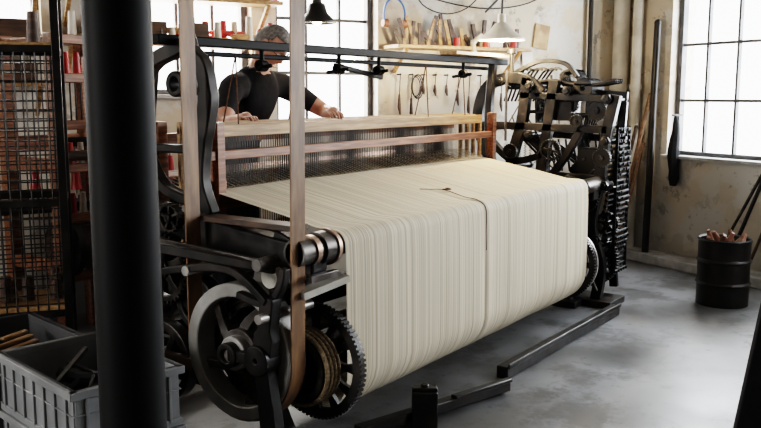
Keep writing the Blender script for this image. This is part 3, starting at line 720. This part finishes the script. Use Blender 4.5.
lamp('pendant_lamp',V((4.28,3.50,2.00)),.12,.13,IRON,4,[(4.28,3.50,2.17),(4.28,3.50,3.5)])
# ---------------------------------------------------------------- right-hand side items
def rods(name,pts,r,m):
    b=B(); b.cyl(pts[0],pts[1],r,seg=14); b.sphere(pts[1],r*1.1,seg=10); return b.obj(name,m)
w=lambda s,off,z: C0+e2*s+e1*off+Z*z
rods('black_iron_pole',(w(.60,.16,.09),w(.58,.10,2.2)),.032,IRON)
rods('wooden_stick',(w(.41,.40,.0),w(.48,.05,1.55)),.020,BROWNW)
rods('wooden_stick',(w(.36,.44,.0),w(.425,.16,1.25)),.017,DARKWOOD)
rods('wooden_stick',(w(.50,.46,.0),w(.525,.16,1.10)),.015,BROWNW)
rods('wooden_stick',(w(.30,.50,.0),w(.36,.26,1.40)),.014,DARKWOOD)
rods('iron_rod',(w(1.55,.30,.0),w(1.95,.06,1.40)),.016,IRON)
rods('iron_rod',(w(1.42,.32,.0),w(1.85,.06,1.15)),.013,IRON2)
rods('wooden_stick',(w(1.75,.30,.0),w(1.98,.06,1.00)),.013,DARKWOOD)
p=empty('hanging_black_rag',w(.82,.06,1.3)); b=B()
b.tube([w(.80+.01*math.sin(i),.06,1.36-.07*i) for i in range(10)],[.012,.03,.035,.045,.05,.055,.05,.045,.05,.03],8)
b.obj('cloth',CLOTHBLK,p); b=B(); b.cyl(w(.80,-.02,1.37),w(.80,.10,1.37),.008); b.obj('peg',IRON,p)
p=empty('scrap_drum',(6.58,1.49,0)); b=B(); R_=.185
pr=[(0,.02),(R_*.97,.02),(R_,0),(R_,.15),(R_+.012,.165),(R_,.18),(R_,.32),(R_+.012,.335),(R_,.35),(R_,.48),(R_+.01,.49),(R_,.50),(R_-.012,.49),(R_-.012,.05),(0,.05)]
b.lathe((6.58,1.49,0),pr,seg=48); b.obj('drum',IRON,p)
b=B(); b2=B()
for k in range(11):
    a=k*.7; rr=.03+.01*(k%4)*2; q=V((6.58+rr*math.cos(a),1.49+rr*math.sin(a),.34)); (b if k%2 else b2).tube([q,q+V((.03*math.cos(a),.03*math.sin(a),.12)),q+V((.06*math.cos(a+.8),.06*math.sin(a+.8),.17+.02*(k%3)))],[.018,.024,.014],8)
b.obj('tool_handles',ORANGE,p); b2.obj('brown_handles',BROWNW,p)
b=B(); b.cyl((6.58,1.49,.05),(6.58,1.49,.42),R_-.015); b.obj('scrap_fill',BROWNSTR,p)
b=B(); q0=V((2.40,.58,0)); q1=V((2.66,.477,1.02)); b.obox((q0+q1)/2+rt*.13,(q1-q0)/2,rt*.13,fh*.012); b.obj('leaning_board',CLOTHBLK,bevel=.004)
b=B(); b.tube(cat([C0+e1*.7+e2*.05+Z*2.9,C0+e1*1.0+e2*.05+Z*2.45,C0+e1*1.6+e2*.05+Z*2.30,C0+e1*2.3+e2*.05+Z*2.38,C0+e1*2.66+e2*.05+Z*2.6]),.006,6); b.obj('slack_cable',IRON)
b=B(); b.tube(cat([C0+e1*1.35+e2*.05+Z*3.0,C0+e1*1.7+e2*.05+Z*2.42,C0+e1*2.0+e2*.05+Z*2.24,C0+e1*2.3+e2*.05+Z*2.30,C0+e1*2.45+e2*.05+Z*2.55]),.005,6); b.obj('slack_cable',IRON)
b=B(); b.tube(cat([V((3.1,3.6,3.48)),V((3.6,3.75,2.55)),V((4.4,3.7,2.28)),V((5.2,3.5,2.38)),V((5.9,3.35,2.75)),V((6.3,3.2,3.48))],8),.007,6); b.obj('lamp_supply_cable',IRON)
# ---------------------------------------------------------------- man
b=B(); b.box(3.5,4.55,3.76,4.14,0,.16); b.obj('standing_platform',DARKWOOD,bevel=.01)
man=empty('weaver_man',(3.95,3.95,.16))
J={ 'pel':(3.97,3.95,1.10),'waist':(3.96,3.90,1.27),'chest':(3.95,3.80,1.48),'uch':(3.94,3.73,1.62),'neck':(3.93,3.68,1.72),'nk2':(3.915,3.63,1.79),
 'shL':(4.17,3.71,1.62),'elL':(4.36,3.50,1.44),'wrL':(4.11,3.26,1.455),'hdL':(4.07,3.20,1.445),
 'shR':(3.71,3.71,1.60),'elR':(3.50,3.56,1.38),'wrR':(3.40,3.32,1.42),'hdR':(3.38,3.25,1.43),
 'hpL':(4.07,3.96,1.03),'knL':(4.08,3.92,.62),'anL':(4.08,3.99,.24),'toL':(4.09,3.84,.19),
 'hpR':(3.87,3.96,1.03),'knR':(3.86,3.92,.62),'anR':(3.86,3.99,.24),'toR':(3.85,3.84,.19)}
Rr={'pel':.15,'waist':.15,'chest':.175,'uch':.125,'neck':.068,'nk2':.060,'shL':.088,'elL':.050,'wrL':.032,'hdL':.034,'shR':.088,'elR':.050,'wrR':.032,'hdR':.034,
 'hpL':.10,'knL':.068,'anL':.045,'toL':.04,'hpR':.10,'knR':.068,'anR':.045,'toR':.04}
E=[('pel','waist'),('waist','chest'),('chest','uch'),('uch','neck'),('neck','nk2'),('uch','shL'),('shL','elL'),('elL','wrL'),('wrL','hdL'),('uch','shR'),('shR','elR'),('elR','wrR'),('wrR','hdR'),
 ('pel','hpL'),('hpL','knL'),('knL','anL'),('anL','toL'),('pel','hpR'),('hpR','knR'),('knR','anR'),('anR','toR')]
def skinned(name,verts,edges,rad,root,mats,classify,parent,sub=2):
    me=D.meshes.new(name); me.from_pydata(verts,edges,[]); o=D.objects.new(name,me); S.collection.objects.link(o)
    md=o.modifiers.new('skin','SKIN'); md.use_smooth_shade=True; md.branch_smoothing=.4
    for i,r in enumerate(rad):
        sv=me.skin_vertices[0].data[i]; sv.radius=(r,r); sv.use_root=(i==root)
    sb=o.modifiers.new('sub','SUBSURF'); sb.levels=sub; sb.render_levels=sub
    dg=bpy.context.evaluated_depsgraph_get(); ev=o.evaluated_get(dg); nm=D.meshes.new_from_object(ev)
    D.objects.remove(o); nm.name=name
    nm.materials.clear()
    for m in mats: nm.materials.append(m)
    for p in nm.polygons: p.use_smooth=True; p.material_index=classify(p.center)
    o=D.objects.new(name,nm); S.collection.objects.link(o); o.parent=parent; o.matrix_parent_inverse=Matrix.Translation(-V(parent.location)); return o
ks=list(J); 
def sd(p,a,b):
    a,b=V(a),V(b); t=max(0,min(1,(p-a).dot(b-a)/(b-a).length_squared)); return (p-(a+(b-a)*t)).length,t
def cls(p):
    best=None
    for a,c in E:
        dd,t=sd(p,J[a],J[c]); dd-=(Rr[a]*(1-t)+Rr[c]*t)
        if best is None or dd<best[0]: best=(dd,a,c,t)
    _,a,c,t=best
    if c in('wrL','wrR','hdL','hdR'): return 0
    if c in('elL','elR'): return 1 if t<.72 else 0
    if c=='nk2' or (c=='neck' and t>.75): return 0
    if c[:2] in('kn',): return 2
    if c[:2] in('an','to'): return 2 if c[:2]=='an' else 3
    if c[:2]=='hp' or (c=='waist' and t<.25): return 2
    return 1
skinned('body',[J[k] for k in ks],[(ks.index(a),ks.index(c)) for a,c in E],[Rr[k] for k in ks],0,[SKIN,CLOTHBLK,TROU,IRON],cls,man)
def hand(side,wr,hd,sgn):
    wr,hd=V(wr),V(hd); f=(hd-wr).normalized(); sidev=f.cross(Z).normalized(); 
    vs=[wr,wr+f*.035,wr+f*.075]; ed=[(0,1),(1,2)]; rd=[.028,.036,.038]
    skinned('palm_'+side,vs,ed,rd,0,[SKIN],lambda p:0,man)
    for i,(off,Lf) in enumerate(((-.030,.062),(-.010,.075),(.010,.080),(.030,.070))):
        o=wr+f*.07+sidev*off
        v=[o,o+f*Lf*.45+Z*-.004,o+f*Lf*.75-Z*.022,o+f*Lf*.9-Z*.045]
        skinned('finger_%s_%d'%(side,i),v,[(0,1),(1,2),(2,3)],[.011,.010,.009,.0075],0,[SKIN],lambda p:0,man,1)
    o=wr+f*.03+sidev*sgn*.03
    skinned('thumb_'+side,[o,o+f*.03+sidev*sgn*.02-Z*.01,o+f*.055+sidev*sgn*.022-Z*.03],[(0,1),(1,2)],[.012,.011,.008],0,[SKIN],lambda p:0,man,1)
hand('left',J['wrL'],J['hdL'],-1); hand('right',J['wrR'],J['hdR'],1)
hc=V((3.90,3.55,1.85)); HM=Matrix.Translation(hc)@Matrix.Rotation(math.radians(18),4,'Z')@Matrix.Rotation(math.radians(46),4,'X')@Matrix.Scale(1.06,4)
bm=bmesh.new(); bmesh.ops.create_uvsphere(bm,u_segments=40,v_segments=28,radius=1)
g=lambda a,s:math.exp(-(a/s)**2)
for v in bm.verts:
    x,y,z=v.co
    wx=.078*(1-.22*max(0,-z)**1.5); Y=.098*y*(1-.05*max(0,-z)); zz=.122*z
    if z<0 and y<0: Y-=.010*(-z)
    if z<-.4 and y>0: Y*=.75
    X=wx*x
    if y<-.3:
        Y-=.008*g(zz-.022,.012)*g(X,.05)
        Y+=.010*g(zz+.002,.012)*(g(X-.032,.016)+g(X+.032,.016))
        Y-=.024*g(X,.010)*g(zz+.028,.018)+.010*g(X,.010)*g(zz-.002,.02)
        Y-=.006*g(X,.022)*g(zz+.063,.008)
        Y-=.008*g(X,.02)*g(zz+.100,.014)
    v.co=(X,Y,zz)
b=B(); b.bm.free(); b.bm=bm; b.obj('head',SKIN,man,M=HM,angle=3)
b=B()
for s in (-1,1): b.sphere(V((s*.031,-.083,.0)),.0125)
b.obj('eyes',WHITEE,man,M=HM)
b=B()
for s in (-1,1):
    b.tube([(s*.078,.0,-.005+.028),(s*.088,.012,.02),(s*.088,.016,-.005),(s*.082,.004,-.03)],[.006,.010,.009,.006],8)
b.tube([(-.022,-.1045,-.070),(0,-.109,-.068),(.022,-.1045,-.070)],.004,6)
b.obj('ears_and_lips',SKIN,man,M=HM)
b=B()
for s in (-1,1):
    b.tube([(s*.031+.024*math.cos(t),-.105,-.001+.017*math.sin(t)) for t in [2*math.pi*i/20 for i in range(20)]],.002,6,closed=True)
    b.tube([(s*.055,-.103,.003),(s*.082,-.04,.006),(s*.084,.01,.01)],.002,6)
b.tube([(-.008,-.108,.002),(.008,-.108,.002)],.002,6); b.obj('glasses',IRON,man,M=HM)
b=B()
for s in (-1,1): b.tube([(s*.016,-.106,.024),(s*.033,-.103,.029),(s*.05,-.092,.024)],[.003,.005,.003],6)
b.obj('eyebrows',HAIR,man,M=HM)
bm=bmesh.new(); bmesh.ops.create_uvsphere(bm,u_segments=40,v_segments=28,radius=1)
dl=[v for v in bm.verts if (v.co.z<.55 and v.co.y<-.15) or (v.co.z<-.35) or (v.co.z<.1 and v.co.y<.1)]
bmesh.ops.delete(bm,geom=dl,context='VERTS')
for v in bm.verts:
    n=1+.02*math.sin(v.co.x*40)*math.sin(v.co.y*37+v.co.z*31); v.co=(v.co.x*.083*n,v.co.y*.104*n,v.co.z*.126*n)
b=B(); b.bm.free(); b.bm=bm; o=b.obj('hair',HAIR,man,M=HM,angle=3); sm=o.modifiers.new('s','SOLIDIFY'); sm.thickness=.004
